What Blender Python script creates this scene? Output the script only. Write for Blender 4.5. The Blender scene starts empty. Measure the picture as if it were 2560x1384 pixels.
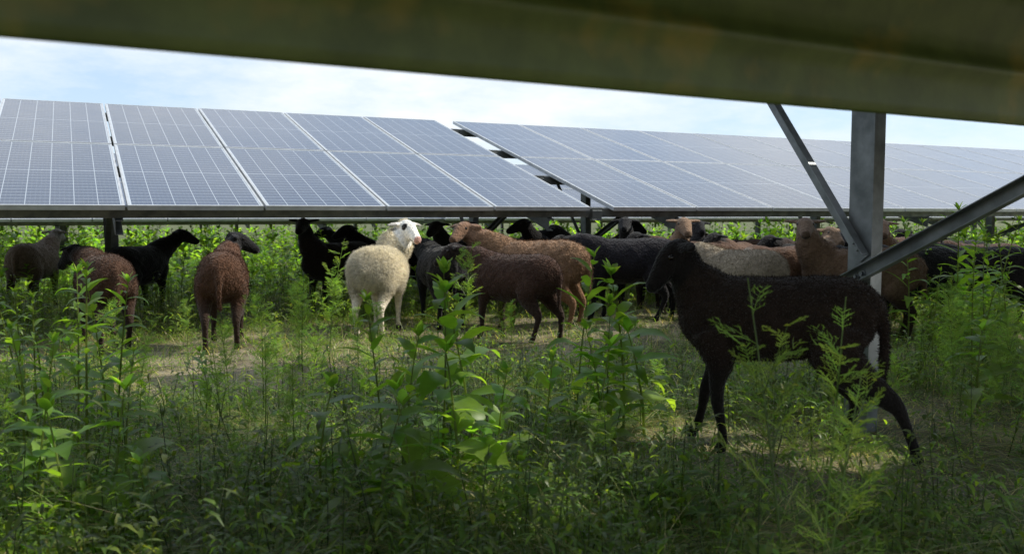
import bpy, math, random
import numpy as np
from mathutils import Matrix, Vector
random.seed(7); rng = np.random.default_rng(11)
scene = bpy.context.scene
COL = scene.collection
SUN_AZ, SUN_EL = 78.0, 42.0
PN = np.array([-0.446, 0.895]); PD = np.array([0.895, 0.446])

# ------------------------------------------------------------------ helpers
def gz(x, y):
    x = np.asarray(x, float); y = np.asarray(y, float)
    p = PN[0]*x + PN[1]*y
    s = np.clip((p-8.5)/6, 0, 1); s = s*s*(3-2*s)
    near = np.exp(-((x**2+y**2)/900.0))
    return (-0.22*s + near*(0.018*np.sin(2.1*x+.7*y)+0.015*np.sin(1.3*y-2.9*x+1)+0.008*np.sin(6.1*x+4*y)))

def link(o): COL.objects.link(o); return o

def npmesh(name, V, F4=None, F3=None, mats=(), smooth=False, col=None, mi=None):
    V = np.asarray(V, np.float32)
    parts = []; sizes = []
    if F4 is not None and len(F4): F4 = np.asarray(F4, np.int32); parts.append(F4.ravel()); sizes.append(np.full(len(F4), 4, np.int32))
    if F3 is not None and len(F3): F3 = np.asarray(F3, np.int32); parts.append(F3.ravel()); sizes.append(np.full(len(F3), 3, np.int32))
    L = np.concatenate(parts); S = np.concatenate(sizes)
    st = np.concatenate([[0], np.cumsum(S)[:-1]]).astype(np.int32)
    me = bpy.data.meshes.new(name)
    me.vertices.add(len(V)); me.vertices.foreach_set('co', V.ravel())
    me.loops.add(len(L)); me.loops.foreach_set('vertex_index', L)
    me.polygons.add(len(S)); me.polygons.foreach_set('loop_start', st)
    if mi is not None: me.polygons.foreach_set('material_index', np.asarray(mi, np.int32))
    for m in mats: me.materials.append(m)
    me.update(calc_edges=True)
    if smooth: me.polygons.foreach_set('use_smooth', np.ones(len(S), bool))
    if col is not None:
        a = me.color_attributes.new('col', 'FLOAT_COLOR', 'POINT')
        c = np.ones((len(V), 4), np.float32); c[:, :3] = col
        a.data.foreach_set('color', c.ravel())
    return me

class MB:  # python mesh builder
    def __init__(s): s.v=[]; s.f=[]; s.c=[]; s.mi=[]
    def add(s, vs, fs, c=None, mi=0):
        b=len(s.v); s.v+= [tuple(v) for v in vs]
        s.f += [tuple(i+b for i in f) for f in fs]; s.mi += [mi]*len(fs)
        if c is not None: s.c += [c]*len(vs)
    def box(s, M, lo, hi, mi=0):
        vs=[M@Vector((x,y,z)) for z in (lo[2],hi[2]) for y in (lo[1],hi[1]) for x in (lo[0],hi[0])]
        s.add(vs,[(0,2,3,1),(4,5,7,6),(0,1,5,4),(2,6,7,3),(0,4,6,2),(1,3,7,5)],mi=mi)
    def cyl(s, A, B, r, n=8, mi=0):
        A=Vector(A);B=Vector(B);d=(B-A).normalized();q=d.to_track_quat('Z','Y').to_matrix()
        vs=[]
        for P in (A,B):
            for i in range(n):
                a=2*math.pi*i/n; vs.append(P+q@Vector((r*math.cos(a),r*math.sin(a),0)))
        fs=[(i,(i+1)%n,n+(i+1)%n,n+i) for i in range(n)]+[tuple(range(n))[::-1],tuple(range(n,2*n))]
        s.add(vs,fs,mi=mi)
    def mesh(s,name,mats,smooth=False):
        me=bpy.data.meshes.new(name); me.from_pydata(s.v,[],s.f)
        for m in mats: me.materials.append(m)
        me.polygons.foreach_set('material_index',s.mi)
        if smooth: me.polygons.foreach_set('use_smooth',[True]*len(s.f))
        if s.c:
            a=me.color_attributes.new('col','FLOAT_COLOR','POINT')
            a.data.foreach_set('color',np.array([list(c)+[1] for c in s.c],np.float32).ravel())
        me.update(); return me
    def arrays(s):
        f4=np.array([f for f in s.f if len(f)==4],np.int32).reshape(-1,4); f3=np.array([f for f in s.f if len(f)==3],np.int32).reshape(-1,3)
        return np.array(s.v,np.float32),f4,f3,np.array(s.c,np.float32)

# ------------------------------------------------------------------ materials
def newmat(name):
    m=bpy.data.materials.new(name); m.use_nodes=True; nt=m.node_tree; nt.nodes.clear()
    out=nt.nodes.new('ShaderNodeOutputMaterial'); return m,nt,out
def N(nt,t,**k):
    n=nt.nodes.new(t)
    for a,b in k.items(): setattr(n,a,b)
    return n
def setin(n,**k):
    for a,b in k.items(): n.inputs[a.replace('_',' ')].default_value=b
def principled(nt,out):
    b=N(nt,'ShaderNodeBsdfPrincipled'); nt.links.new(b.outputs[0],out.inputs[0]); return b
def ramp(nt,fac,stops):
    r=N(nt,'ShaderNodeValToRGB'); nt.links.new(fac,r.inputs[0]); e=r.color_ramp.elements
    while len(e)<len(stops): e.new(0.5)
    for i,(p,c) in enumerate(stops): e[i].position=p; e[i].color=(c[0],c[1],c[2],1)
    return r.outputs[0]
def noise(nt,scale,detail=4,coord=None,rough=.55):
    n=N(nt,'ShaderNodeTexNoise'); setin(n,Scale=scale,Detail=detail,Roughness=rough)
    if coord is None:
        tc=N(nt,'ShaderNodeTexCoord'); coord=tc.outputs['Object']
    nt.links.new(coord,n.inputs['Vector']); return n.outputs['Fac']
def bump(nt,h,b,strength=.5,dist=.01):
    n=N(nt,'ShaderNodeBump'); setin(n,Strength=strength,Distance=dist); nt.links.new(h,n.inputs['Height']); nt.links.new(n.outputs[0],b.inputs['Normal'])
def math_(nt,op,a,b=None,c=None):
    n=N(nt,'ShaderNodeMath',operation=op)
    for i,v in enumerate((a,b,c)):
        if v is None: continue
        if isinstance(v,(int,float)): n.inputs[i].default_value=v
        else: nt.links.new(v,n.inputs[i])
    return n.outputs[0]
def mixc(nt,f,a,b,mode='MIX'):
    n=N(nt,'ShaderNodeMix',data_type='RGBA',blend_type=mode)
    for i,v in ((0,f),(6,a),(7,b)):
        if isinstance(v,(int,float)): n.inputs[i].default_value=v
        elif isinstance(v,tuple): n.inputs[i].default_value=(*v,1)
        else: nt.links.new(v,n.inputs[i])
    return n.outputs[2]

def metal_mat(name,c1,c2,rough=.5,metal=.5,spots=None,b_=.15):
    m,nt,out=newmat(name); b=principled(nt,out)
    c=ramp(nt,noise(nt,9,6),[(.35,c1),(.65,c2)])
    if spots:
        sp=ramp(nt,noise(nt,6,3),[(.56,(0,0,0)),(.68,(1,1,1))]); c=mixc(nt,math_(nt,'MULTIPLY',sp,.6),c,spots)
    nt.links.new(c,b.inputs['Base Color']); setin(b,Roughness=rough,Metallic=metal)
    bump(nt,noise(nt,60,4),b,b_,.002); return m
M_GALV=metal_mat('galvanised_steel',(.12,.135,.14),(.25,.27,.28),.45,.5)
M_GALVD=metal_mat('weathered_steel',(.10,.11,.11),(.20,.21,.20),.6,.4)
M_BEAM=metal_mat('reflection_tinted_steel',(.058,.088,.018),(.10,.14,.032),.42,.0,(.22,.18,.03))  # olive base colour stands in for vegetation mirrored in the zinc
M_ALU=metal_mat('aluminium_frame',(.42,.44,.46),(.54,.56,.58),.4,.3)
M_BACK=metal_mat('panel_backsheet',(.25,.26,.27),(.32,.33,.34),.6,0)

def panel_mat():
    m,nt,out=newmat('photovoltaic_cells'); b=principled(nt,out)
    uv=N(nt,'ShaderNodeUVMap'); sp=N(nt,'ShaderNodeSeparateXYZ'); nt.links.new(uv.outputs[0],sp.inputs[0])
    u,v=sp.outputs[0],sp.outputs[1]
    def line(c,n,w):   # 1 on line
        f=math_(nt,'FRACT',math_(nt,'MULTIPLY',c,n)); d=math_(nt,'ABSOLUTE',math_(nt,'SUBTRACT',f,.5))
        return math_(nt,'GREATER_THAN',d,.5-w)
    lu=line(u,6,.018); lv=line(v,24,.045)
    dm=math_(nt,'LESS_THAN',math_(nt,'ABSOLUTE',math_(nt,'SUBTRACT',v,.5)),.0035)
    edge=math_(nt,'MAXIMUM',math_(nt,'GREATER_THAN',math_(nt,'ABSOLUTE',math_(nt,'SUBTRACT',u,.5)),.489),math_(nt,'GREATER_THAN',math_(nt,'ABSOLUTE',math_(nt,'SUBTRACT',v,.5)),.494))
    bus=math_(nt,'MULTIPLY',line(u,30,.05),.10)
    allm=math_(nt,'MAXIMUM',math_(nt,'MAXIMUM',math_(nt,'MAXIMUM',math_(nt,'MAXIMUM',math_(nt,'MULTIPLY',edge,.85),math_(nt,'MULTIPLY',dm,.6)),math_(nt,'MULTIPLY',lu,.62)),math_(nt,'MULTIPLY',lv,.42)),bus)
    vor=N(nt,'ShaderNodeTexVoronoi'); setin(vor,Scale=70.0); tc=N(nt,'ShaderNodeTexCoord'); nt.links.new(tc.outputs['Object'],vor.inputs['Vector'])
    cell=ramp(nt,vor.outputs['Distance'],[(.1,(.009,.020,.050)),(.8,(.026,.046,.094))])
    oi=N(nt,'ShaderNodeObjectInfo'); var=math_(nt,'MULTIPLY_ADD',oi.outputs['Random'],.3,.85)
    hs=N(nt,'ShaderNodeHueSaturation'); nt.links.new(cell,hs.inputs['Color']); nt.links.new(var,hs.inputs['Value'])
    c=mixc(nt,allm,hs.outputs[0],(.52,.58,.64))
    nt.links.new(c,b.inputs['Base Color']); 
    r=math_(nt,'MULTIPLY_ADD',noise(nt,3,5),.18,.06); nt.links.new(r,b.inputs['Roughness'])
    setin(b,IOR=1.52); b.inputs['Coat Weight'].default_value=.2; b.inputs['Coat Roughness'].default_value=.05; return m
M_PV=panel_mat()

def foliage_mat(name,trans=.45,rough=.45):
    m,nt,out=newmat(name)
    at=N(nt,'ShaderNodeAttribute',attribute_name='col'); geo=N(nt,'ShaderNodeNewGeometry')
    f=noise(nt,14,3,geo.outputs['Position'])
    oi=N(nt,'ShaderNodeObjectInfo')
    val=math_(nt,'MULTIPLY_ADD',f,.9,.65); val=math_(nt,'MULTIPLY',val,math_(nt,'MULTIPLY_ADD',oi.outputs['Random'],.4,.8))
    hs=N(nt,'ShaderNodeHueSaturation'); nt.links.new(at.outputs['Color'],hs.inputs['Color']); nt.links.new(val,hs.inputs['Value'])
    b=N(nt,'ShaderNodeBsdfPrincipled'); nt.links.new(hs.outputs[0],b.inputs['Base Color']); setin(b,Roughness=rough)
    t=N(nt,'ShaderNodeBsdfTranslucent'); tc=mixc(nt,1.0,hs.outputs[0],(3.0,3.0,.9),'MULTIPLY'); nt.links.new(tc,t.inputs[0])
    mx=N(nt,'ShaderNodeMixShader'); mx.inputs[0].default_value=trans
    nt.links.new(b.outputs[0],mx.inputs[1]); nt.links.new(t.outputs[0],mx.inputs[2]); nt.links.new(mx.outputs[0],out.inputs[0])
    return m
M_LEAF=foliage_mat('weed_leaf',.5); M_GRASS=foliage_mat('grass_blade',.35,.45)

def wool_mat(name,bs,sc_=65.0):
    m,nt,out=newmat(name); b=principled(nt,out)
    at=N(nt,'ShaderNodeAttribute',attribute_name='col')
    n=noise(nt,45,4); c=mixc(nt,1.0,at.outputs['Color'],ramp(nt,n,[(.3,(.74,.74,.74)),(.7,(1.15,1.15,1.15))]),'MULTIPLY')
    nt.links.new(c,b.inputs['Base Color']); setin(b,Roughness=.9); b.inputs['Specular IOR Level'].default_value=.10
    b.inputs['Sheen Weight'].default_value=.18; b.inputs['Sheen Roughness'].default_value=.4
    v=N(nt,'ShaderNodeTexVoronoi'); setin(v,Scale=sc_); tc=N(nt,'ShaderNodeTexCoord'); nt.links.new(tc.outputs['Object'],v.inputs['Vector'])
    h=math_(nt,'ADD',v.outputs['Distance'],math_(nt,'MULTIPLY',n,1.0)); bump(nt,h,b,bs,.012); return m
M_WOOL=wool_mat('sheep_coat',.6); M_SHORT=wool_mat('short_sheep_coat',.42,90.0)
def simple(name,c,rough=.5,spec=.5):
    m,nt,out=newmat(name); b=principled(nt,out); n=noise(nt,20,2)
    nt.links.new(ramp(nt,n,[(.3,tuple(x*.8 for x in c)),(.7,c)]),b.inputs['Base Color']); setin(b,Roughness=rough); return m
M_EYE=simple('eye_gloss',(.012,.008,.005),.08)

def ground_mat():
    m,nt,out=newmat('sandy_soil'); b=principled(nt,out)
    geo=N(nt,'ShaderNodeNewGeometry'); P=geo.outputs['Position']
    sand=ramp(nt,noise(nt,16,8,P,.7),[(.3,(.20,.155,.10)),(.5,(.37,.31,.21)),(.7,(.50,.44,.31))])
    soil=ramp(nt,noise(nt,30,8,P,.7),[(.3,(.05,.042,.025)),(.7,(.17,.14,.085))])
    green=ramp(nt,noise(nt,22,6,P,.7),[(.3,(.03,.045,.012)),(.7,(.10,.135,.035))])
    f1=ramp(nt,noise(nt,1.3,6,P,.65),[(.40,(0,0,0)),(.56,(1,1,1))])
    f2=ramp(nt,noise(nt,.9,7,P,.7),[(.47,(0,0,0)),(.61,(1,1,1))])
    c=mixc(nt,f1,soil,sand); c=mixc(nt,math_(nt,'MULTIPLY',f2,.6),c,green)
    sp=N(nt,'ShaderNodeSeparateXYZ'); nt.links.new(P,sp.inputs[0])
    far=ramp(nt,math_(nt,'MULTIPLY_ADD',sp.outputs[1],1/60,-.15),[(0,(0,0,0)),(.4,(1,1,1))])
    c=mixc(nt,far,c,(.085,.10,.035))
    nt.links.new(c,b.inputs['Base Color']); setin(b,Roughness=.95)
    bump(nt,noise(nt,45,8,P,.75),b,.9,.03); return m
M_GROUND=ground_mat()

# ------------------------------------------------------------------ world, sun, camera
w=bpy.data.worlds.new('World'); scene.world=w; w.use_nodes=True; nt=w.node_tree; nt.nodes.clear()
out=nt.nodes.new('ShaderNodeOutputWorld'); bg=nt.nodes.new('ShaderNodeBackground'); bg.inputs[1].default_value=.15
sky=nt.nodes.new('ShaderNodeTexSky'); sky.sky_type='NISHITA'; sky.sun_disc=False
sky.sun_elevation=math.radians(SUN_EL); sky.sun_rotation=math.radians(SUN_AZ); sky.dust_density=.5; sky.air_density=1.0
tc=nt.nodes.new('ShaderNodeTexCoord'); mp=nt.nodes.new('ShaderNodeMapping'); mp.inputs['Scale'].default_value=(1.0,1.0,3.2); mp.inputs['Rotation'].default_value=(0.1,.25,.4); mp.inputs['Location'].default_value=(.35,0,.2)
nt.links.new(tc.outputs['Generated'],mp.inputs[0])
cn=noise(nt,2.6,10,mp.outputs[0],.62)
cf=ramp(nt,cn,[(.40,(0,0,0)),(.62,(1,1,1))])
thin=mixc(nt,.6,sky.outputs[0],(4.5,5.8,7.6))
cm=mixc(nt,cf,thin,(6.7,7.05,7.5))
nt.links.new(cm,bg.inputs[0]); nt.links.new(bg.outputs[0],out.inputs[0])

sl=bpy.data.lights.new('sun','SUN'); sl.energy=5.0; sl.angle=math.radians(.5); sl.color=(1,.94,.82)
so=link(bpy.data.objects.new('sun',sl))
a,e=math.radians(SUN_AZ),math.radians(SUN_EL)
sd=Vector((math.sin(a)*math.cos(e),math.cos(a)*math.cos(e),math.sin(e)))
so.rotation_euler=sd.to_track_quat('Z','Y').to_euler(); so.location=(10,2,12)

cd=bpy.data.cameras.new('camera'); cam=link(bpy.data.objects.new('camera',cd)); scene.camera=cam
cam.location=(0,0,.95); cam.rotation_euler=(math.radians(90-4.08),0,0)
cd.sensor_width=36; cd.lens=30.94; cd.clip_end=2000; cd.clip_start=.05
cd.dof.use_dof=True; cd.dof.focus_distance=5.0; cd.dof.aperture_fstop=4.5
scene.view_settings.view_transform='Standard'; scene.view_settings.look='None'

# ------------------------------------------------------------------ ground
def axis(lim,fine,step):
    a=list(np.arange(-fine,fine+1e-6,step)); s=step; x=fine
    while x<lim: s*=1.35; x+=s; a.append(x); a.insert(0,-x)
    return np.array(a)
gx=axis(900,12,.12); gy=axis(900,14,.12)
X,Y=np.meshgrid(gx,gy); V=np.stack([X.ravel(),Y.ravel(),gz(X,Y).ravel()],1)
nx,ny=len(gx),len(gy); i=np.arange(ny-1)[:,None]*nx+np.arange(nx-1)[None,:]; i=i.ravel()
g=link(bpy.data.objects.new('ground',npmesh('ground',V,np.stack([i,i+1,i+nx+1,i+nx],1),mats=[M_GROUND],smooth=True)))
g['kind']='structure'; g['label']='sandy ground with patchy grass under the solar panels'; g['category']='ground'

# ------------------------------------------------------------------ solar tables
PW,PL,TILT=1.03,2.13,math.radians(16.6)
def make_panel_mesh():
    w,l,t=PW-.02,PL-.02,.038; I=Matrix.Identity(4); mb=MB(); fr=.018
    mb.box(I,(0,0,-t),(w,fr,0),1); mb.box(I,(0,l-fr,-t),(w,l,0),1)
    mb.box(I,(0,fr,-t),(fr,l-fr,0),1); mb.box(I,(w-fr,fr,-t),(w,l-fr,0),1)
    b=len(mb.f)
    mb.add([(fr,fr,-.003),(w-fr,fr,-.003),(w-fr,l-fr,-.003),(fr,l-fr,-.003)],[(0,1,2,3)],mi=0)
    mb.add([(fr,fr,-.009),(w-fr,fr,-.009),(w-fr,l-fr,-.009),(fr,l-fr,-.009)],[(3,2,1,0)],mi=2)
    me=mb.mesh('solar_panel',[M_PV,M_ALU,M_BACK]); uv=me.uv_layers.new(name='UVMap')
    p=me.polygons[b]
    for li,c in zip(p.loop_indices,[(0,0),(1,0),(1,1),(0,1)]): uv.data[li].uv=c
    return me
PANEL=make_panel_mesh()

def table(azn,p0,z0,t0,cols,posts,label,detail=True,beam=False,name='solar_panel_table',postp=2.0,gaps=()):
    an=math.radians(azn); n=Vector((-math.sin(an),math.cos(an),0)); D=Vector((math.cos(an),math.sin(an),0))
    S=n*math.cos(TILT)+Vector((0,0,math.sin(TILT))); Nn=D.cross(S)
    org=n*p0+Vector((0,0,z0)); M=Matrix((( D.x,S.x,Nn.x,org.x),(D.y,S.y,Nn.y,org.y),(D.z,S.z,Nn.z,org.z),(0,0,0,1)))
    root=bpy.data.objects.new(name,None); link(root); base=n*(p0+postp)+D*posts[0]; 
    root.location=(base.x,base.y,float(gz(base.x,base.y))); root.empty_display_size=.3
    root['label']=label; root['category']='solar panels'; root['group']='tilted rows of ground-mounted solar tables'
    Ti=Matrix.Translation(-root.location)
    def child(nm,me,mat=Matrix.Identity(4)):
        o=bpy.data.objects.new(nm,me); link(o); o.parent=root; o.matrix_basis=Ti@mat; return o
    x=t0
    for c in range(cols):
        for g_,w_ in gaps:
            if c==g_: x+=w_
        for r in range(2):
            child('solar_panel',PANEL,M@Matrix.Translation((x+.01,r*(PL-(.012 if beam else 0))+.01,random.uniform(-.002,.002))))
        x+=PW
    t1=x
    if beam:
        q=MB(); q.box(M,(t0-.05,-.03,.004),(t1+.05,1.10,.007)); child('sun_blocker_plate',q.mesh('sun_blocker_plate',[M_GALVD]))  # unseen sheet added above the panels to keep sun off the beam
    ys=[.10,1.35,2.6,3.85]
    H=.09
    for k,y in enumerate(ys):
        if beam and k==0: continue
        mb=MB(); a,b=t0-.2,t1+.2
        mb.box(M,(a,y,-.04-H),(b,y+.004,-.04)); mb.box(M,(a,y+.004,-.044),(b,y+.05,-.04)); mb.box(M,(a,y+.004,-.04-H),(b,y+.05,-.036-H))
        for x in (a+.02,b-.08):
            mb.box(M,(x,y-.03,-.05-H),(x+.06,y-.002,-.055)); mb.box(M,(x,y-.05,-.06-H),(x+.06,y+.06,-.05-H))
        child('purlin',mb.mesh('purlin',[M_GALVD]))
    for tp in posts:
        rb=MB(); rb.box(M,(tp-.03,.05,-.25),(tp-.025,4.1,-.135)); rb.box(M,(tp-.025,.05,-.14),(tp+.03,4.1,-.135)); rb.box(M,(tp-.025,.05,-.25),(tp+.03,4.1,-.245))
        child('rafter',rb.mesh('rafter',[M_GALVD]))
        P=n*(p0+postp)+D*tp; zb=float(gz(P.x,P.y))-.3; zt=z0+postp*math.tan(TILT)-.15
        A=Matrix(((D.x,n.x,0,P.x),(D.y,n.y,0,P.y),(0,0,1,0),(0,0,0,1)))
        mb=MB(); mb.box(A,(0,-.06,zb),(.005,.06,zt)); mb.box(A,(.005,-.06,zb),(.07,-.055,zt)); mb.box(A,(.005,.055,zb),(.07,.06,zt))
        mb.box(A,(.065,-.055,zb),(.07,-.04,zt)); mb.box(A,(.065,.04,zb),(.07,.055,zt))
        child('post',mb.mesh('post',[M_GALV if beam else M_GALVD]))
        def brace(za,s1,z1,side,off):
            a=P+D*off; a=Vector((a.x,a.y,za)); b=P+n*s1+D*off; b=Vector((b.x,b.y,z1)); d=(b-a); L=d.length; d.normalize()
            up=(D.cross(d)).normalized()
            B=Matrix(((d.x,D.x,up.x,a.x),(d.y,D.y,up.y,a.y),(d.z,D.z,up.z,a.z),(0,0,0,1)))
            q=MB(); q.box(B,(-.05,-.004,-.03),(L,0,.03)); q.box(B,(-.05,-.045,.026),(L,-.004,.03))
            q.box(B,(-.05,-.045,-.03),(L,-.004,-.026)) if side<0 else None
            for k in (0,.035): 
                c=a+d*k; q.cyl(c-D*.02,c-D*.0045,.010,6); q.cyl(c-D*.0085,c-D*.0045,.017,12)
            child('brace',q.mesh('brace',[M_GALV if beam else M_GALVD]))
        if detail:
            if beam:
                brace(.80,.92,.80+1.34*.92,1,-.006); brace(.68,-1.25,.68+.515*1.25,-1,-.012)
            else:
                brace(.62,.92,.62+1.15*.92,1,-.006); brace(.52,-1.2,z0-.2+.8*math.tan(TILT),-1,-.012)
    if beam:
        A=Matrix(((D.x,n.x,0,0),(D.y,n.y,0,0),(0,0,1,0),(0,0,0,1)))
        pr=[(.03,1.150),(.004,1.1385),(-.004,1.144),(-.006,1.16),(-.008,1.205),(-.014,1.220),(-.026,1.230),(-.031,1.240),(-.028,1.250),(-.022,1.258),(-.020,1.272),(-.024,1.30),(-.044,1.36),(-.066,1.415),(-.06,1.425),(.05,1.43)]
        a,b=-6,7.5; vs=[];fs=[]
        for (pp,zz) in pr:
            for x in (a,b): vs.append(A@Vector((x,1.1+pp,zz)))
        for k in range(len(pr)-1): fs.append((2*k,2*k+1,2*k+3,2*k+2))
        q=MB(); q.add(vs,fs)
        me=q.mesh('purlin',[M_BEAM],True); o=child('purlin',me); o['label']='dark rolled steel beam tinted olive for reflected greenery, with rusty spots'
        q=MB(); q.box(A,(a,1.16,1.155),(b,1.164,1.42)); q.box(A,(a,1.132,1.151),(b,1.16,1.155)); child('purlin',q.mesh('purlin',[M_BEAM]))
    return root

T_A=table(26.5,7.28,1.015,-4.78,9,[.32,-3.5,4.1],'blue solar panel table two panels high above the sheep')
T_B=table(26.5,7.28,1.015,4.74,18,[5.6,9.4,13.2,17,20.8],'long blue solar panel table beyond a narrow gap')
T_C=table(30,.5,1.30,-5.70,13,[3.2,-1.6,6.9],'steel frame solar table with overhead beam tinted for reflected greenery',beam=True,postp=2.04,gaps=((5,.16),(7,.20),(8,.35),(9,.50)))  # gaps added between unseen panels to drop sun patches on the foreground

def rear_table(p0,z0,t0,cols,posts,label):
    an=math.radians(26.5); n=Vector((-math.sin(an),math.cos(an),0)); D=Vector((math.cos(an),math.sin(an),0))
    S=n*math.cos(TILT)+Vector((0,0,math.sin(TILT))); Nn=D.cross(S); org=n*p0+Vector((0,0,z0))
    M=Matrix((( D.x,S.x,Nn.x,org.x),(D.y,S.y,Nn.y,org.y),(D.z,S.z,Nn.z,org.z),(0,0,0,1)))
    b=n*(p0+2)+D*posts[0]; T=Matrix.Translation(Vector((-b.x,-b.y,0)))
    mb=MB(); uvf=[]
    for c in range(cols):
        for r in range(2):
            x=t0+c*PW; y=r*PL; m=T@M; w,l=PW-.02,PL-.02
            mb.box(m,(x,y,-.04),(x+w,y+.025,0),1); mb.box(m,(x,y+l-.025,-.04),(x+w,y+l,0),1)
            mb.box(m,(x,y+.025,-.04),(x+.025,y+l-.025,0),1); mb.box(m,(x+w-.025,y+.025,-.04),(x+w,y+l-.025,0),1)
            uvf.append(len(mb.f)); mb.add([m@Vector(v) for v in [(x,y,-.004),(x+w,y,-.004),(x+w,y+l,-.004),(x,y+l,-.004)]],[(0,1,2,3)],mi=0)
    for y in (.1,1.35,2.6,3.85): mb.box(T@M,(t0-.2,y,-.13),(t0+cols*PW+.2,y+.05,-.042),2)
    for tp in posts:
        P=n*(p0+2)+D*tp; A=T@Matrix(((D.x,n.x,0,P.x),(D.y,n.y,0,P.y),(0,0,1,0),(0,0,0,1)))
        mb.box(A,(0,-.06,-.4),(.07,.06,z0+.45),2); mb.box(T@M,(tp-.03,.05,-.25),(tp+.03,4.1,-.131),2)
    me=mb.mesh('solar_panel_table',[M_PV,M_ALU,M_GALVD]); uv=me.uv_layers.new(name='UVMap')
    for fi in uvf:
        for li,c in zip(me.polygons[fi].loop_indices,[(0,0),(1,0),(1,1),(0,1)]): uv.data[li].uv=c
    o=link(bpy.data.objects.new('solar_panel_table',me)); o.location=(b.x,b.y,0)
    o['label']=label; o['category']='solar panels'; o['group']='tilted rows of ground-mounted solar tables'
for p0,z0 in ((14.2,.88),(21.2,.84),(28.2,.80)):
    for t0,c in ((-9.0,14),(5.8,18)):
        rear_table(p0,z0,t0,c,[t0+1+3.9*k for k in range(int(c*PW/3.9)+1)],'distant solar panel table on steel posts')

# ------------------------------------------------------------------ sheep
def tube(mb,pts,rad,side,seg=14,sub=4,capf=.7):
    pts=np.array(pts,float); rad=np.array([(r,r) if np.isscalar(r) else r for r in rad],float)
    D=np.hstack([pts,rad]); n=len(D); P=[]
    for i in range(n-1):
        a=D[max(i-1,0)];b=D[i];c=D[i+1];d=D[min(i+2,n-1)]
        for k in range(sub):
            t=k/sub; P.append(.5*((2*b)+(-a+c)*t+(2*a-5*b+4*c-d)*t*t+(-a+3*b-3*c+d)*t**3))
    P.append(D[-1]); P=np.array(P); m=len(P); vs=[];fs=[]
    side=np.array(side,float)
    T=np.gradient(P[:,:3],axis=0); T/=np.linalg.norm(T,axis=1)[:,None]+1e-9
    for i in range(m):
        s=side-T[i]*side.dot(T[i]); s/=np.linalg.norm(s)+1e-9; u=np.cross(T[i],s)
        for k in range(seg):
            a=2*math.pi*k/seg; vs.append(P[i,:3]+math.cos(a)*s*P[i,3]+math.sin(a)*u*P[i,4])
    for i in range(m-1):
        for k in range(seg): fs.append((i*seg+k,i*seg+(k+1)%seg,(i+1)*seg+(k+1)%seg,(i+1)*seg+k))
    vs.append(P[0,:3]-T[0]*P[0,3:].min()*capf); vs.append(P[-1,:3]+T[-1]*P[-1,3:].min()*capf)
    for k in range(seg): fs.append((m*seg,(k+1)%seg,k)); fs.append((m*seg+1,(m-1)*seg+k,(m-1)*seg+(k+1)%seg))
    mb.add(vs,fs)
def sstep(a,b,x): t=np.clip((x-a)/(b-a),0,1); return t*t*(3-2*t)
def eye_mesh():
    import bmesh
    bm=bmesh.new(); bmesh.ops.create_uvsphere(bm,u_segments=12,v_segments=8,radius=.0125); me=bpy.data.meshes.new('eye'); bm.to_mesh(me); bm.free()
    me.materials.append(M_EYE); me.polygons.foreach_set('use_smooth',[True]*len(me.polygons)); return me
EYE=eye_mesh()
BROWN=(.092,.050,.032);DBROWN=(.042,.027,.020);BLACK=(.015,.0145,.015);CREAM=(.92,.85,.68);GREY=(.34,.285,.21);LBROWN=(.28,.17,.10)
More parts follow.
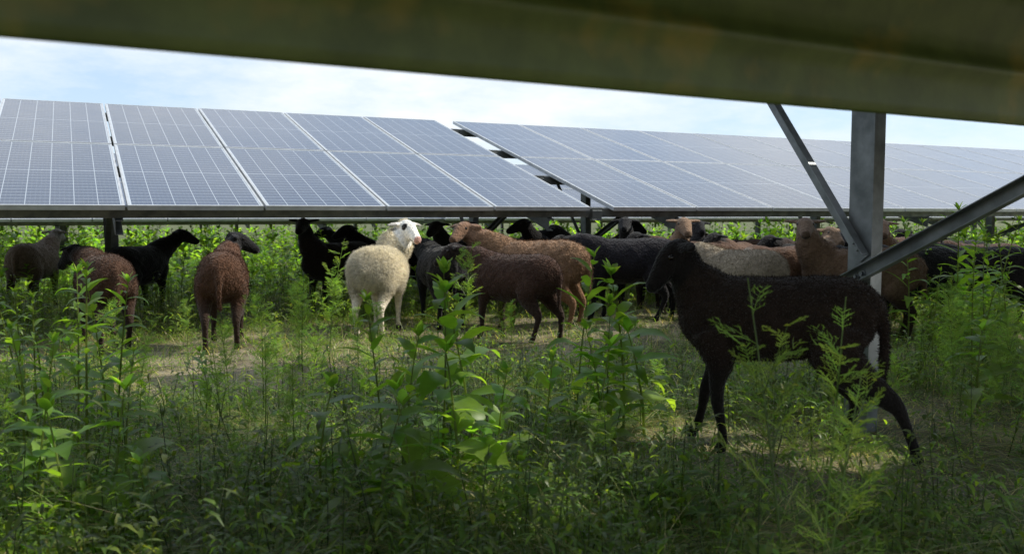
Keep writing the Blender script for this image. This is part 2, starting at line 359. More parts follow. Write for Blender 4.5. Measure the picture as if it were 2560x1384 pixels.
def sheep(label,x,y,az,body,head,legc,haz=None,hp=-25,nyaw=None,npitch=52,nlen=.30,sc=1.0,legs=(0,0,0,0),tufts=6000,vox=.0125,patch=None,fat=1.0,tail=True,ear=-.15,lift=(0,0,0,0),tl=.014,deep=1.0,hs=1.0,lump=.0045,nf=None,ls=1.0,mat=None):
    if haz is None: haz=az
    mat=mat or M_WOOL
    hy=-math.radians(haz-az); 
    ny=hy*.5 if nyaw is None else -math.radians(nyaw-az)
    mb=MB(); F=fat
    G=lambda zc,rz:(zc+rz*(1-deep)*.9,rz*deep)
    secs=[(-.425,.535,.035,.045),(-.41,.535,.075,.085),(-.375,.532,.115,.125),(-.325,.528,.145,.152),(-.25,.522,.164,.170),(-.12,.505,.172,.182),(.05,.49,.178,.190),(.19,.495,.162,.188),(.30,.51,.13,.165),(.37,.53,.085,.115)]
    tube(mb,[(s[0],0,G(s[1],s[3])[0]) for s in secs],[(s[2]*F,G(s[1],s[3])[1]) for s in secs],(0,1,0),22,3)
    npt=math.radians(npitch); nd=np.array([math.cos(npt)*math.cos(ny),math.cos(npt)*math.sin(ny),math.sin(npt)])
    nb=np.array([.24,0,.55]); sh=np.array([.33,0,.60]); ne=sh+nd*nlen
    perp=np.array([-math.sin(ny),math.cos(ny),0])
    hpr=math.radians(hp); f=np.array([math.cos(hpr)*math.cos(hy),math.cos(hpr)*math.sin(hy),math.sin(hpr)])
    sd_=np.array([-math.sin(hy),math.cos(hy),0]); up=np.cross(f,sd_)
    hc=ne+up*.02; NF=(1+F)/2 if nf is None else nf
    n0=min(NF,1.0)
    if NF>1.15: nb=np.array([.27,0,.52]); b0=(.10,.10)
    else: b0=(.13*n0,.15*n0)
    tube(mb,[nb,sh*.75+ne*.25+np.array([-.01,0,0]),sh*.4+ne*.6,ne-up*.01,ne+f*.03],[b0,(.10*min(NF,1.25),.12*min(NF,1.12)),(.075*NF,.088*NF),(.062*hs,.068*hs),(.05,.055)],perp,16,3)
    H=lambda a,b,c: hc+(f*a+sd_*b+up*c)*hs
    tube(mb,[H(-.045,0,0),H(0,0,.004),H(.05,0,.004),H(.10,0,-.006),H(.15,0,-.016),H(.195,0,-.024)],
         [(.042*hs,.045*hs),(.058*hs,.062*hs),(.059*hs,.064*hs),(.048*hs,.054*hs),(.040*hs,.043*hs),(.034*hs,.033*hs)],sd_,14,3)
    ears=[]
    for s in (1,-1):
        a=H(-.005,s*.045,.03); b=H(-.02,s*.095,.03+ear*.06); c=H(-.025,s*.148,.03+ear*.14)
        tube(mb,[a,b,c],[(.020,.013),(.036,.012),(.016,.009)],f,10,3,.5); ears.append((a,c))
    fx=legs
    def leg(ch,dx,dl,dy=0):
        top=ch[0][0][2]; P=[];R=[]
        for (p,r) in ch:
            k=(top-p[2])/top; P.append((p[0]+dx*k**1.15,p[1]+dy*k,p[2]+(dl*k if dl else 0)+abs(dx)*abs(dx)*.5*k)); R.append(r)
        tube(mb,P,R,(0,1,0),12,3,.4)
    for s,i in ((1,0),(-1,1)):
        leg([((.24,s*.09,.47),(.07,.095)),((.215,s*.105,.36),(.05,.062)),((.235,s*.10,.28),.037),((.245,s*.095,.20),.029),((.238,s*.095,.12),.020),((.238,s*.095,.06),.0215),((.25,s*.095,.028),.024),((.258,s*.095,.005),.029)],fx[i],lift[i])
    for s,i in ((1,2),(-1,3)):
        leg([((-.27,s*.085,.50),(.085,.12)),((-.225,s*.11,.40),(.070,.10)),((-.27,s*.108,.31),(.048,.066)),((-.345,s*.10,.225),(.030,.037)),((-.345,s*.10,.16),.0235),((-.325,s*.10,.07),.0215),((-.312,s*.10,.03),.024),((-.302,s*.10,.005),.029)],fx[i],lift[i])
    if tail: tube(mb,[(-.35,0,.62),(-.415,0,.58),(-.44,0,.48),(-.44,0,.38),(-.435,0,.30)],[.028,.026,.022,.020,.012],(0,1,0),10,3)
    me=mb.mesh('tmp',[]); o=bpy.data.objects.new('tmp',me); link(o)
    m=o.modifiers.new('r','REMESH'); m.mode='VOXEL'; m.voxel_size=vox
    m=o.modifiers.new('s','SMOOTH'); m.factor=.5; m.iterations=5 if patch=='cream' else 3
    dg=bpy.context.evaluated_depsgraph_get(); dg.update(); me2=bpy.data.meshes.new_from_object(o.evaluated_get(dg))
    bpy.data.objects.remove(o); bpy.data.meshes.remove(me)
    nv=len(me2.vertices); co=np.empty(nv*3,np.float32); me2.vertices.foreach_get('co',co); co=co.reshape(-1,3)
    no=np.empty(nv*3,np.float32); me2.vertices.foreach_get('normal',no); no=no.reshape(-1,3)
    ph=random.uniform(0,20)
    wob=(np.sin(31*co[:,0]+ph)*np.sin(27*co[:,1]+2*ph)*np.sin(29*co[:,2]+ph)+.7*np.sin(63*co[:,0]+9*co[:,2])*np.sin(59*co[:,2]+ph)*np.sin(55*co[:,1]+11*co[:,0]))
    r=co-hc; al=(r@f)/hs; lat=np.linalg.norm(r-(r@f)[:,None]*f,axis=1)/hs; nearh=(al<.26)&(lat<.09)
    hm=sstep(-.03,.01,al)*(1-sstep(.10,.13,lat))*(al<.28); hm=np.maximum(hm,sstep(.10,.06,np.abs(al+.015))*(lat<.13)*(r@up>-.02)*(lat>.05))
    for a,c in ears:
        dd=c-a; t=np.clip(((co-a)@dd)/(dd@dd),0,1); dist=np.linalg.norm(co-a-t[:,None]*dd,axis=1); hm=np.maximum(hm,1-sstep(.035,.05,dist))
    lm=1-sstep(.26,.40,co[:,2]); lm=np.where((np.abs(co[:,1])<.04)&(co[:,0]<-.4),0,lm)
    fleece=(1-hm)*(1-lm); co=co+no*(wob*lump*fleece)[:,None]; me2.vertices.foreach_set('co',co.ravel().astype(np.float32))
    B=np.array(body);Hh=np.array(head);Lc=np.array(legc)
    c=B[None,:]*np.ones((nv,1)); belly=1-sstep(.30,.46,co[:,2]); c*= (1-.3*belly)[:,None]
    c*= (1+.12*np.sin(9*co[:,0]+ph)*np.sin(11*co[:,2]+ph))[:,None]
    c=c*(1-lm[:,None])+Lc*lm[:,None]; nk=hm.copy()
    t=np.clip(((co-sh)@(ne-sh))/((ne-sh)@(ne-sh)),0,1.3); nd2=np.linalg.norm(co-sh-np.clip(t,0,1)[:,None]*(ne-sh),axis=1)
    if patch!='cream': nk=np.maximum(nk,sstep(.35,.9,t)*(nd2<.13))
    c=c*(1-nk[:,None])+Hh*nk[:,None]
    hoof=co[:,2]<.03; c[hoof]=(.02,.018,.015)
    nose=(al>.19)&(lat<.06)&nearh; c[nose]*= .55 if patch!='cream' else 1
    rz=(r@up)/hs; mouth=(np.abs(rz+.036)<.005)&(al>.13)&nearh; c[mouth]*=.3
    if patch=='cream' or patch=='spot':
        sy=(r@sd_)/hs
        e=(np.linalg.norm(np.stack([al-.055,(np.abs(sy)-.05)*.6,rz-.03],1),axis=1)<.025)&nearh
        c[e]=(.02,.017,.015)
        c[nose]=(.62,.36,.30)
        e2=(np.linalg.norm(np.stack([al-.17,sy-.03,rz+.005],1),axis=1)<.012); c[e2]=(.05,.04,.035)
        dark=np.zeros(nv,bool)
        for a,cc in ears:
            tt=((co-a)@(cc-a))/((cc-a)@(cc-a)); dist=np.linalg.norm(co-a-np.clip(tt,0,1)[:,None]*(cc-a),axis=1); dark|=(tt>.35)&(dist<.05)
        c[dark]=c[dark]*.5
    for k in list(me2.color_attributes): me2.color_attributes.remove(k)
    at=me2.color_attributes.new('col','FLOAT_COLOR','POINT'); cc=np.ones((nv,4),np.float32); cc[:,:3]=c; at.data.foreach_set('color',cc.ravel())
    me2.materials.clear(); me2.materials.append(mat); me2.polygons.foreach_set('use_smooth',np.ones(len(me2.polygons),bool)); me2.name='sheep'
    o=link(bpy.data.objects.new('sheep',me2)); z=float(gz(x,y))
    o.location=(x,y,z-.004); o.rotation_euler=(0,0,math.radians(90-az)); o.scale=(sc*ls,sc,sc)
    o['label']=label; o['category']='sheep'; o['group']='flock of sheep standing under the solar panels'
    for s in (1,-1):
        e=link(bpy.data.objects.new('eye',EYE)); e.parent=o; e.location=Vector(H(.052,s*.049,.026))
    if tufts:
        me2.update(); npoly=len(me2.polygons); cen=np.empty(npoly*3,np.float32); me2.polygons.foreach_get('center',cen); cen=cen.reshape(-1,3)
        nr=np.empty(npoly*3,np.float32); me2.polygons.foreach_get('normal',nr); nr=nr.reshape(-1,3)
        lst=np.empty(npoly,np.int32); me2.polygons.foreach_get('loop_start',lst); lv=np.empty(len(me2.loops),np.int32); me2.loops.foreach_get('vertex_index',lv); v0=lv[lst]
        wgt=(fleece[v0]+.04)*(1-.8*hm[v0]); wgt/=wgt.sum(); idx=rng.choice(npoly,tufts,p=wgt)
        n_=nr[idx]; P=cen[idx]+rng.uniform(-.006,.006,(tufts,3)); d=n_*.6+rng.normal(0,.38,(tufts,3))+np.array([-.3,0,-.4]); d/=np.linalg.norm(d,axis=1)[:,None]
        sdv=np.cross(d,n_)+rng.normal(0,.12,(tufts,3)); sdv/=np.linalg.norm(sdv,axis=1)[:,None]+1e-9
        L=rng.uniform(.6,1.2,(tufts,1))*tl*(.35+.65*fleece[v0[idx]])[:,None]; wd=.0020
        P=P-n_*.003
        VV=np.stack([P-sdv*wd,P+sdv*wd,P+d*L],1).reshape(-1,3); F3=np.arange(tufts*3).reshape(-1,3)
        cv=np.repeat(c[v0[idx]]*rng.uniform(.85,1.2,(tufts,1)),3,axis=0)
        wo=link(bpy.data.objects.new('wool',npmesh('wool',VV,None,F3,[mat],col=cv))); wo.parent=o
    return o

BK,BR,DB=BLACK,BROWN,DBROWN
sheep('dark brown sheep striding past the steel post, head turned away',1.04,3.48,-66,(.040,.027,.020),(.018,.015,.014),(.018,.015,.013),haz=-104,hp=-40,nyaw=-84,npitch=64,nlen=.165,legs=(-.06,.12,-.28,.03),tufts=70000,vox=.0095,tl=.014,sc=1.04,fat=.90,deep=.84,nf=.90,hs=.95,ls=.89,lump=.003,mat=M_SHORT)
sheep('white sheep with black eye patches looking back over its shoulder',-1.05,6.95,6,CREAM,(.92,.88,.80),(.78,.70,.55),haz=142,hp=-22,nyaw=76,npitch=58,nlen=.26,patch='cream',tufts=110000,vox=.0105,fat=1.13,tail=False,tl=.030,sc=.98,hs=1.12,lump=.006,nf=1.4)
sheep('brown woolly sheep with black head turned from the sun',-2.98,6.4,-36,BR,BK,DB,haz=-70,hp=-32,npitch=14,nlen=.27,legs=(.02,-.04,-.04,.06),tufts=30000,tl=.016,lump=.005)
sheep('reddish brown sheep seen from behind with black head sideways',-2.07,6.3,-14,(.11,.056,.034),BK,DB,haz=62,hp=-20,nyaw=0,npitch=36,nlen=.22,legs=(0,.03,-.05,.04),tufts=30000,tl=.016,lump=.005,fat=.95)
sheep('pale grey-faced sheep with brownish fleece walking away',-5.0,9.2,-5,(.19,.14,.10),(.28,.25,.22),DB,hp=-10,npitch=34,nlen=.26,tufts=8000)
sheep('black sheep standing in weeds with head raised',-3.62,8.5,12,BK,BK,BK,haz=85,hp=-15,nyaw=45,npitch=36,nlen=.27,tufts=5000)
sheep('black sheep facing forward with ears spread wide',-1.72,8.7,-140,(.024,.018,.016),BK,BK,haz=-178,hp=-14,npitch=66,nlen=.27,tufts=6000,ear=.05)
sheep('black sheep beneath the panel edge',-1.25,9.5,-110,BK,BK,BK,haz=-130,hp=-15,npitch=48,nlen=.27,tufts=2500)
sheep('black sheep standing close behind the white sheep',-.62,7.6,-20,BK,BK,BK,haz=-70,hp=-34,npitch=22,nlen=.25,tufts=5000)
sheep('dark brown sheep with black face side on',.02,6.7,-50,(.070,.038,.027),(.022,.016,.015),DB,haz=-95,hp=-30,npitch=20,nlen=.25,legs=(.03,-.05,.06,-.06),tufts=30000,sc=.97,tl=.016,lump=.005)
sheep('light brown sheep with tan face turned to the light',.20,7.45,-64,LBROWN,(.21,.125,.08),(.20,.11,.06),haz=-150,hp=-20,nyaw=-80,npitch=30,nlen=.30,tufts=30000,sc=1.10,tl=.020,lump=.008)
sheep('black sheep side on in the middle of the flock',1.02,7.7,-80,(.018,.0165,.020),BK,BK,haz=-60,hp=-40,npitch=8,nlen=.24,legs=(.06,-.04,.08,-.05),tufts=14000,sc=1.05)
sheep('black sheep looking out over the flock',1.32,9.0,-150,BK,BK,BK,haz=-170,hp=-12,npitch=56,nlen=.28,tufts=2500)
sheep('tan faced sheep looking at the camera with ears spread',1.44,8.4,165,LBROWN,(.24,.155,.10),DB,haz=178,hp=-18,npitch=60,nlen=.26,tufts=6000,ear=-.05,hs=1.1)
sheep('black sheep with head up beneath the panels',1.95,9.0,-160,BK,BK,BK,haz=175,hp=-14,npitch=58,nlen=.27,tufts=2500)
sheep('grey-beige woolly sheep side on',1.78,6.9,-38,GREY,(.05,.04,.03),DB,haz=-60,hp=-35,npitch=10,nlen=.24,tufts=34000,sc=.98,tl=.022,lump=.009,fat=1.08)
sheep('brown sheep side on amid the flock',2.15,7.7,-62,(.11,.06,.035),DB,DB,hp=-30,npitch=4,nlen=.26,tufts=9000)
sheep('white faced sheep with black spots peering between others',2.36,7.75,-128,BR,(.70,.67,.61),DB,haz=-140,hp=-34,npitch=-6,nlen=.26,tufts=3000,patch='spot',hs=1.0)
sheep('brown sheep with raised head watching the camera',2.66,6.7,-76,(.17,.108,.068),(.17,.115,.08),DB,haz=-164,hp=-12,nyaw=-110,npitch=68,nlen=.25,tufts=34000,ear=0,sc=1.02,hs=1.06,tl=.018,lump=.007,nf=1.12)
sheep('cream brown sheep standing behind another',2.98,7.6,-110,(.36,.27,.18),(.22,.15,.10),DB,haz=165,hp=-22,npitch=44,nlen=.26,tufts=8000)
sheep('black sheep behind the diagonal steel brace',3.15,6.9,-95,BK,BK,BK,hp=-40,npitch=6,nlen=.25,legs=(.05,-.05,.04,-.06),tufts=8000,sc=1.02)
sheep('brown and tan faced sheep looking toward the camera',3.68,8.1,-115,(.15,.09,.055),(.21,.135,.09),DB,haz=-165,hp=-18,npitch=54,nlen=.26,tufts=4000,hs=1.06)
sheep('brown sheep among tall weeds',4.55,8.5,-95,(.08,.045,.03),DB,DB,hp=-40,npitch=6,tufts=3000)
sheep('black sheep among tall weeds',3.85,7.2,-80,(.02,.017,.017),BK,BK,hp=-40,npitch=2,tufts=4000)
for (xx,yy,aa,bc) in ((-1.75,10.9,-90,BK),(-.1,9.6,100,BK),(.55,9.2,-120,BK),(2.5,9.8,-80,BR),(1.0,10.4,120,DB),(-.5,9.1,-150,BK),(3.0,9.0,-130,DB),(4.2,9.6,-90,BR),(.25,8.7,-80,DB),(1.75,8.5,-95,BR),(2.75,8.6,160,BK),(3.5,8.8,-140,(.14,.09,.055)),(4.9,9.8,-80,BK),(-.95,10.0,80,BK),(.85,8.7,-150,(.16,.10,.06)),(2.3,9.0,-150,(.12,.07,.045)),(4.2,8.9,-170,BK)):
    sheep('dark sheep resting in the shade beneath the panels',xx,yy,aa,bc,BK,BK,hp=-15,npitch=random.uniform(15,60),nlen=.26,haz=aa+random.uniform(-40,40),tufts=1500,vox=.015)

# ------------------------------------------------------------------ plants
def leaf(mb,base,yaw,pitch,L,W,droop,c,n=6,fold=.25,twist=0,tooth=.12):
    vs=[];p=np.array(base,float)
    for i in range(n+1):
        t=i/n; pt=pitch-droop*t*t; d=np.array([math.cos(yaw)*math.cos(pt),math.sin(yaw)*math.cos(pt),math.sin(pt)])
        if i: p=p+d*L/n
        s=np.array([-math.sin(yaw),math.cos(yaw),twist]); s/=np.linalg.norm(s); u=np.cross(d,s)
        w=W*.5*(math.sin(math.pi*min(1,(t*.93+.07))**.85))*(1+(tooth if i%2 else -tooth)) if 0<i<n else (W*.06 if i==0 else .0006)
        vs+= [p-s*w+u*w*fold,p,p+s*w+u*w*fold]
    fs=[]
    for i in range(n): a=3*i; fs+=[(a,a+3,a+4,a+1),(a+1,a+4,a+5,a+2)]
    mb.add(vs,fs,c)
def stem(mb,pts,r0,r1,c,n=4):
    m=len(pts);vs=[];fs=[]
    for i,p in enumerate(pts):
        r=r0+(r1-r0)*i/(m-1)
        for k in range(n): a=2*math.pi*k/n; vs.append((p[0]+r*math.cos(a),p[1]+r*math.sin(a),p[2]))
    for i in range(m-1):
        for k in range(n): fs.append((i*n+k,i*n+(k+1)%n,(i+1)*n+(k+1)%n,(i+1)*n+k))
    mb.add(vs,fs,c)
R=random.uniform
def gcol(base,v=.25): k=R(1-v,1+v); return (base[0]*k*R(.85,1.2),base[1]*k,base[2]*k*R(.8,1.2))
def leafy(h,nl,LL,WW,base=(.13,.23,.035)):
    mb=MB(); lx,ly=R(-.08,.08),R(-.08,.08); pt=lambda t:(lx*t*t,ly*t*t,h*t)
    stem(mb,[pt(i/6) for i in range(7)],.0055,.002,(.12,.15,.04),5)
    yaw=R(0,6)
    for i in range(nl):
        t=.14+.86*(i/nl)**.85; yaw+=2.4+R(-.3,.3); k=(1-.58*t**2.6)*R(.65,1.15)*(0.75+.25*min(1,t*4))
        leaf(mb,pt(t),yaw,R(.2,.9)-.2*(1-t),LL*k,WW*k*R(.8,1.1),R(.4,1.6),gcol(base),8,R(.1,.35),R(-.4,.4),.09)
    for i in range(6): leaf(mb,pt(1),R(0,6.28),R(.8,1.3),LL*.28,WW*.38,R(.1,.6),gcol((.16,.26,.05)),4)
    return mb
def feather(h,nb,base=(.13,.21,.055),fl=1.0,nbr=5,K=7):
    mb=MB(); lx,ly=R(-.1,.1),R(-.1,.1); pt=lambda t:(lx*t*t,ly*t*t,h*t); stem(mb,[pt(i/6) for i in range(7)],.0035,.0015,(.10,.14,.05),4)
    def thread(p,d,L,w,c):
        d=np.array(d);d=d/np.linalg.norm(d); s=np.cross(d,(R(-1,1),R(-1,1),R(-1,1))); s/=np.linalg.norm(s)+1e-9; p=np.array(p)
        mid=p+d*L*.5+np.array([0,0,L*.06]); e=p+d*L
        mb.add([p-s*w,p+s*w,mid+s*w,mid-s*w,e],[(0,1,2,3),(3,2,4)],c)
    def frond(p,yaw,pitch,L):
        d=np.array([math.cos(yaw)*math.cos(pitch),math.sin(yaw)*math.cos(pitch),math.sin(pitch)]); s=np.array([-math.sin(yaw),math.cos(yaw),0]); u=np.cross(d,s); c=gcol(base,.3); p=np.array(p,float)
        thread(p,d,L,.0012,c)
        for k in range(1,K+1):
            t=k/(K+.5); q=p+d*L*t; l=L*.42*math.sin(math.pi*(t*.8+.15))
            for sg in (1,-1):
                dd=d*.6+s*sg*.8+u*R(-.35,.35); thread(q,dd,l,.0010,c)
                for e in (.45,.75): thread(q+dd/np.linalg.norm(dd)*l*e,d*.9+s*sg*R(-.3,.8)+u*R(-.6,.6),l*.4,.0009,c)
    yaw=0
    for i in range(nb):
        t=.1+.88*i/nb; yaw+=2.4; frond(pt(t),yaw,R(.3,.9),R(.09,.14)*(1-.45*t)*fl)
    for b in range(nbr):
        t=R(.35,.8); y0=R(0,6.28); L=R(.12,.25)*(1.2-t)*fl; P0=np.array(pt(t)); dv=np.array([math.cos(y0)*.55,math.sin(y0)*.55,.85])*L
        stem(mb,[tuple(P0),tuple(P0+dv*.5),tuple(P0+dv)],.002,.001,(.08,.12,.04),3)
        for k in range(6): frond(P0+dv*(k+1)/6,R(0,6.28),R(.3,1.0),R(.045,.08))
        q=P0+dv; mb.add([q+np.array([-.008,0,0]),q+np.array([0,-.008,.004]),q+np.array([.008,0,0]),q+np.array([0,.008,.004])],[(0,1,2,3)],(.30,.32,.06))
    return mb
def herb(h,n,LL,WW,base,sp=.04):
    mb=MB()
    for i in range(n):
        t=R(0,1); x,y=R(-sp,sp)*(1+t),R(-sp,sp)*(1+t)
        leaf(mb,(x,y,h*t),R(0,6.28),R(.1,1.1),LL*R(.6,1.1),WW*R(.7,1.1),R(.5,1.6),gcol(base,.35),3,.2,R(-.3,.3),0)
    stem(mb,[(0,0,0),(.005,.003,h*.5),(0.01,0,h)],.0025,.0012,(.06,.09,.03),3)
    return mb
LEAFY=[leafy(.72,17,.24,.086),leafy(.62,15,.25,.090),leafy(.55,14,.20,.070),leafy(.80,24,.19,.050),leafy(.40,11,.25,.088),leafy(.70,22,.15,.034,(.10,.18,.03)),leafy(.75,19,.20,.058,(.12,.21,.035))]
LEAFM=[b.mesh('leafy_weed',[M_LEAF],True) for b in LEAFY]
LH=[.72,.62,.55,.80,.40,.70,.75]
FEATH=[feather(.7,24),feather(.55,20),feather(.8,26),feather(.75,10,(.15,.22,.06),1.6,5,6)]; FEAM=[b.mesh('feathery_weed',[M_LEAF]) for b in FEATH]; FH=[.7,.55,.8,.75]
HERB=[herb(.12,16,.06,.020,(.09,.16,.025)),herb(.2,22,.07,.016,(.11,.18,.035)),herb(.08,14,.05,.024,(.08,.145,.025)),herb(.3,30,.07,.013,(.11,.165,.04)),herb(.16,18,.09,.010,(.13,.17,.05)),herb(.10,26,.03,.016,(.11,.18,.03),.06)]
def place(kind,x,y,h=None,v=None,label=None):
    MS,HS=(LEAFM,LH) if kind=='leafy_weed' else (FEAM,FH)
    v=random.randrange(len(MS)-(kind!='leafy_weed')) if v is None else v; s=(h/HS[v]) if h else R(.8,1.15)
    o=link(bpy.data.objects.new(kind,MS[v])); o.location=(x,y,float(gz(x,y))-.01); o.scale=(s,s,s) if h is None or h>.5 else (s*1.1,s*1.1,s); o.rotation_euler=(R(-.1,.1),R(-.1,.1),R(0,6.28))
    o['label']=label or ('tall green weed with toothed lance-shaped leaves' if kind=='leafy_weed' else 'feathery fine-leaved weed with thread-like foliage')
    o['category']='weed'; o['group']='leafy weeds in the undergrowth' if kind=='leafy_weed' else 'feathery weeds in the undergrowth'
for a in [(-.26,3.15,.74,0),(-.13,3.2,.68,1),(-.45,3.1,.64,6),(.27,3.7,.80,6),(.50,3.9,.72,1),(.38,3.65,.5,2),(-1.66,3.3,.76,3),(-1.5,3.05,.78,5),(-1.72,3.7,.74,6),(-1.45,2.6,.58,6),(-1.30,2.9,.50,5),(-1.3,2.5,.38,4),(-1.85,3.4,.66,5),
          (-.40,2.55,.38,4),(-.30,2.7,.40,4),(-.62,2.8,.38,4),(.05,2.5,.24,4),(.5,2.55,.22,4),(-.05,2.95,.45,2),(-1.05,2.5,.26,4),(.12,3.4,.42,2),
          (-.36,2.95,.54,1),(-.18,3.0,.48,4),(.42,3.75,.60,0),(.33,3.5,.44,4),(.58,3.8,.48,4),(-1.55,2.8,.6,3),(-1.75,3.1,.7,5),(-2.0,3.6,.7,3),(-1.25,2.7,.4,4),(-2.1,3.9,.66,5),(-1.6,3.5,.74,3),(-1.95,3.2,.7,5),
          (3.05,6.0,1.02,3),(2.75,5.2,.80,3),(3.0,5.5,.8,5),(2.45,4.6,.62,5),(3.4,6.3,.95,3),(2.6,5.4,.6,5),(3.6,6.6,.95,5),(2.2,4.1,.4,4),(3.2,5.6,.85,5),(2.9,6.4,.9,3),(3.25,6.8,.9,5),(1.62,4.15,.42,2)]:
    place('leafy_weed',a[0],a[1],a[2],a[3])
for a in [(-1.15,5.5,.80,2),(-.29,5.3,.78,0),(-1.2,5.0,.58,1),(-1.2,4.2,.60,1),(-1.3,4.0,.5,0),(-1.1,4.1,.5,2),(.64,1.98,.80,3),(.76,2.1,.74,3),(.66,1.85,.60,3),(.73,4.2,.3,1),(-.75,4.3,.5,0),(-2.2,4.9,.5,1),
          (-1.9,4.4,.5,2),(-2.0,5.4,.45,0),(3.0,6.0,.7,2),(2.6,5.0,.5,1),(-.8,5.2,.45,0),(-.9,3.9,.45,1),(.0,5.9,.4,0),(-1.3,5.3,.6,0),(1.7,3.85,.34,1),(1.95,3.6,.3,0),(1.42,3.72,.40,2),(1.6,4.2,.42,0),(-.6,3.7,.4,1),(-1.0,3.5,.45,0),(-.8,3.2,.4,0),(-1.15,3.4,.5,2),(-1.7,2.9,.5,0)]:
    place('feathery_weed',a[0],a[1],a[2],a[3])
def prand(k,ymin,ymax,hmin,hmax,kind,xr=(-.62,.62),strip=.8):
    for _ in range(k):
        y=ymin+(ymax-ymin)*random.random()**.8; x=y*R(*xr)
        p=PN[0]*x+PN[1]*y
        if p>4.3 and p<6.6 and x<1.8 and R(0,1)<strip: continue
        if abs(x-1.2)<.85 and 2.5<y<4.6: continue
        place(kind,x,y,R(hmin,hmax))
prand(40,7.8,10.5,.3,.6,'leafy_weed'); prand(65,4.4,9.5,.2,.42,'feathery_weed',strip=.6)
prand(12,3.0,5.0,.2,.42,'leafy_weed',(-.62,-.3)); prand(14,5.0,7.5,.35,.7,'leafy_weed',(.42,.64)); prand(40,3.8,7.5,.25,.55,'feathery_weed',(.44,.64)); prand(26,2.4,4.6,.12,.34,'feathery_weed',(-.5,.1))

def scatter(name,temps,xs,ys,ss,label,cat):
    Vs=[];F4=[];F3=[];C=[];off=0
    for ti,tb in enumerate(temps):
        v,f4,f3,c=tb.arrays(); sel=np.arange(len(xs))%len(temps)==ti; x=xs[sel];y=ys[sel];s=ss[sel];k=len(x)
        if not k: continue
        a=rng.uniform(0,6.28,k); ca,sa=np.cos(a),np.sin(a); tx,ty=rng.normal(0,.12,k),rng.normal(0,.12,k)
        lx=v[None,:,0]*s[:,None]+tx[:,None]*v[None,:,2]*s[:,None]; ly=v[None,:,1]*s[:,None]+ty[:,None]*v[None,:,2]*s[:,None]
        P=np.stack([x[:,None]+ca[:,None]*lx-sa[:,None]*ly,y[:,None]+sa[:,None]*lx+ca[:,None]*ly,gz(x,y)[:,None]+v[None,:,2]*s[:,None]-.005],2)
        nv=len(v); Vs.append(P.reshape(-1,3)); o=off+np.arange(k)[:,None,None]*nv
        if len(f4): F4.append((f4[None]+o).reshape(-1,4))
        if len(f3): F3.append((f3[None]+o).reshape(-1,3))
        cc=c[None]*rng.uniform(.65,1.4,(k,1,1)); C.append(cc.reshape(-1,3)); off+=k*nv
    me=npmesh(name,np.concatenate(Vs),np.concatenate(F4),np.concatenate(F3) if F3 else None,[M_LEAF],True,np.concatenate(C))
    o=link(bpy.data.objects.new(name,me)); o['kind']='stuff'; o['label']=label; o['category']=cat; return o
def patch(x,y): return np.sin(1.7*x+2.3*np.sin(1.1*y))+np.sin(2.3*y-1.3*x+1.4)+.6*np.sin(4.7*x+3.9*y)
def clearz(x,y): return (((x-1.15)/.95)**2+((y-3.45)/.65)**2<1)|(((x-2.0)/.5)**2+((y-4.0)/.5)**2<1)|(((x+1.5)/.85)**2+((y-5.0)/.5)**2<1)
def sample(n,y0,y1,pw,wid=.66,sparse=.75,clear=.5,plim=None):
    y=y0+(y1-y0)*rng.random(n)**pw; x=rng.uniform(-1,1,n)*(wid*y+.3); p=PN[0]*x+PN[1]*y
    strip=(p>4.2)&(p<7.1)&(x<2.2); k=rng.random(n); keep=~(strip&(k<sparse)&(patch(x*1.6,y*1.6)<.2)); 
    keep&= ~((k<.6)&(patch(x+5,y)<-1.2)); keep&=~(clearz(x,y)&(rng.random(n)<clear))
    if plim is not None: keep&=(p>plim)|(x>2.0)
    return x[keep],y[keep]
x,y=sample(3800,1.6,5.5,1.1,clear=.8,sparse=.75); scatter('ground_cover',HERB[:3]+[HERB[4],HERB[5],HERB[3]],x,y,rng.uniform(.4,1.2,len(x)),'low leafy green ground cover between the weeds','ground cover')
x,y=sample(4800,4.2,8.5,.9,sparse=.75,clear=.75); scatter('low_undergrowth',[HERB[3],HERB[1],HERB[4],HERB[5],HERB[0]],x,y,rng.uniform(.2,.65,len(x)),'low green undergrowth around the sheep','undergrowth')
x,y=sample(3600,6.5,14,.9,plim=7.2); scatter('undergrowth',[HERB[3],HERB[1],HERB[4]],x,y,rng.uniform(.7,1.5,len(x)),'mixed green undergrowth behind the sheep','undergrowth')
x,y=sample(1100,8.6,15,.8,plim=8.6,sparse=0); scatter('weed_thicket',[LEAFY[1],LEAFY[2],FEATH[1],LEAFY[5]],x,y,rng.uniform(.65,1.1,len(x)),'thicket of weeds beneath the panel rows','undergrowth')
x,y=sample(2200,14,30,1.0,.66,0); scatter('meadow_weeds',[HERB[3],LEAFY[2],HERB[1]],x,y,rng.uniform(1.2,1.8,len(x)),'distant green weeds between the panel rows','undergrowth')

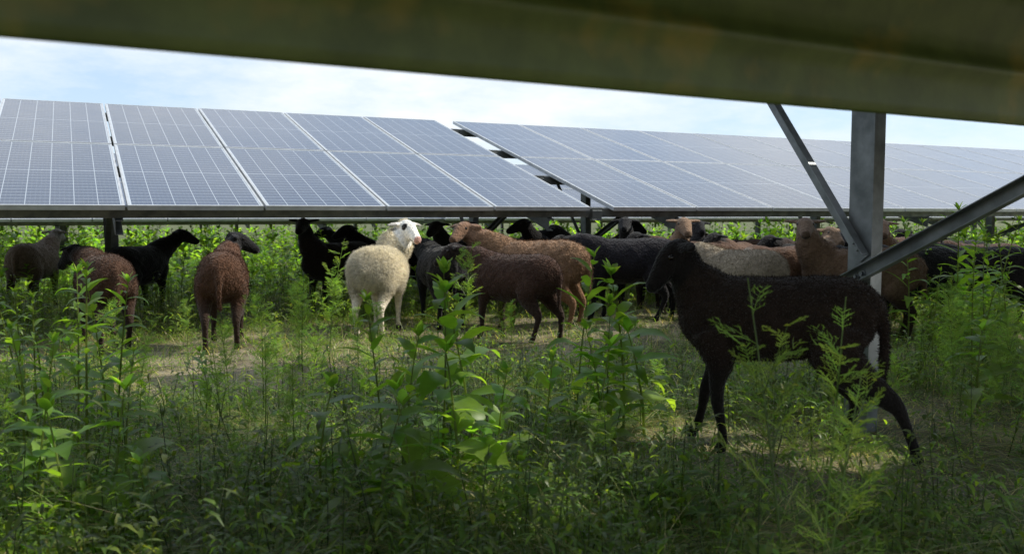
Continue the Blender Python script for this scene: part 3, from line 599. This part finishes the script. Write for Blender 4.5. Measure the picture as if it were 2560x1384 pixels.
def grass(name,n,y0,y1,pw,h0,h1,w0,label,sparse=.7,bend=1.0,dryf=.16,clear=.3,alo=.5,ahi=1.5,gcolr=(.11,.175,.038)):
    x,y=sample(n,y0,y1,pw,.66,sparse,clear); n=len(x)
    h=rng.uniform(h0,h1,n)*(1+.25*patch(x*2,y*2)/2.5); h*=np.where(clearz(x,y),.5,1)
    a=rng.uniform(0,6.28,n)*.6+2.2*np.sin(1.9*x+1.3*y)+1.7*np.sin(3.1*y-2.2*x); bd=rng.uniform(.2,1.3,n)*bend
    dx,dy=np.cos(a),np.sin(a); sx,sy=-dy,dx; w=w0*rng.uniform(.6,1.3,n); z0=gz(x,y)
    lv=[]; ang=rng.uniform(alo,ahi,n); px=np.zeros(n);pz=np.zeros(n); K=4
    for k in range(K+1):
        t=k/K; ww=w*(1-t**1.5)+.0002
        cx=x+dx*px; cy=y+dy*px; cz=z0+pz
        lv.append(np.stack([cx-sx*ww,cy-sy*ww,cz],1)); lv.append(np.stack([cx+sx*ww,cy+sy*ww,cz],1))
        aa=ang-bd*(k+1)/K*1.3; px=px+np.cos(aa)*h/K; pz=np.maximum(pz+np.sin(aa)*h/K,.004+.03*(k/K)*rng.random(n))
    V=np.stack(lv,1); m=2*(K+1); base=np.arange(n)[:,None]*m
    F=np.concatenate([base+np.array([[2*k,2*k+1,2*k+3,2*k+2]]) for k in range(K)],0)
    c=np.array(gcolr)[None]*rng.uniform(.5,1.7,(n,1)); dry=rng.random(n)<dryf; c[dry]=np.array([.46,.40,.25])*rng.uniform(.5,1.1,(dry.sum(),1))
    me=npmesh(name,V.reshape(-1,3),F,None,[M_GRASS],False,np.repeat(c,m,axis=0))
    o=link(bpy.data.objects.new(name,me)); o['kind']='stuff'; o['label']=label; o['category']='grass'
grass('grass',70000,1.5,5.2,1.0,.08,.24,.0013,'tangled shaded grass with dry stalks',.5,1.6,.28,.4,.2,1.2,(.10,.16,.036))
grass('long_grass',38000,1.5,4.4,1.0,.25,.55,.0017,'long flattened grass stems tangled together',.8,1.6,.40,.9,.05,.8,(.12,.19,.045))
grass('straw',24000,3.4,8.0,1.0,.08,.25,.0018,'dry flattened straw lying on sandy ground',.2,1.0,.85,0,.0,.35)
grass('grass',65000,4.2,12,.9,.05,.17,.0022,'patchy sunlit grass around the sheep',.6,1.3,.3,.55)
grass('grass',22000,11,40,1.1,.12,.35,.008,'distant grass between the solar rows',0)
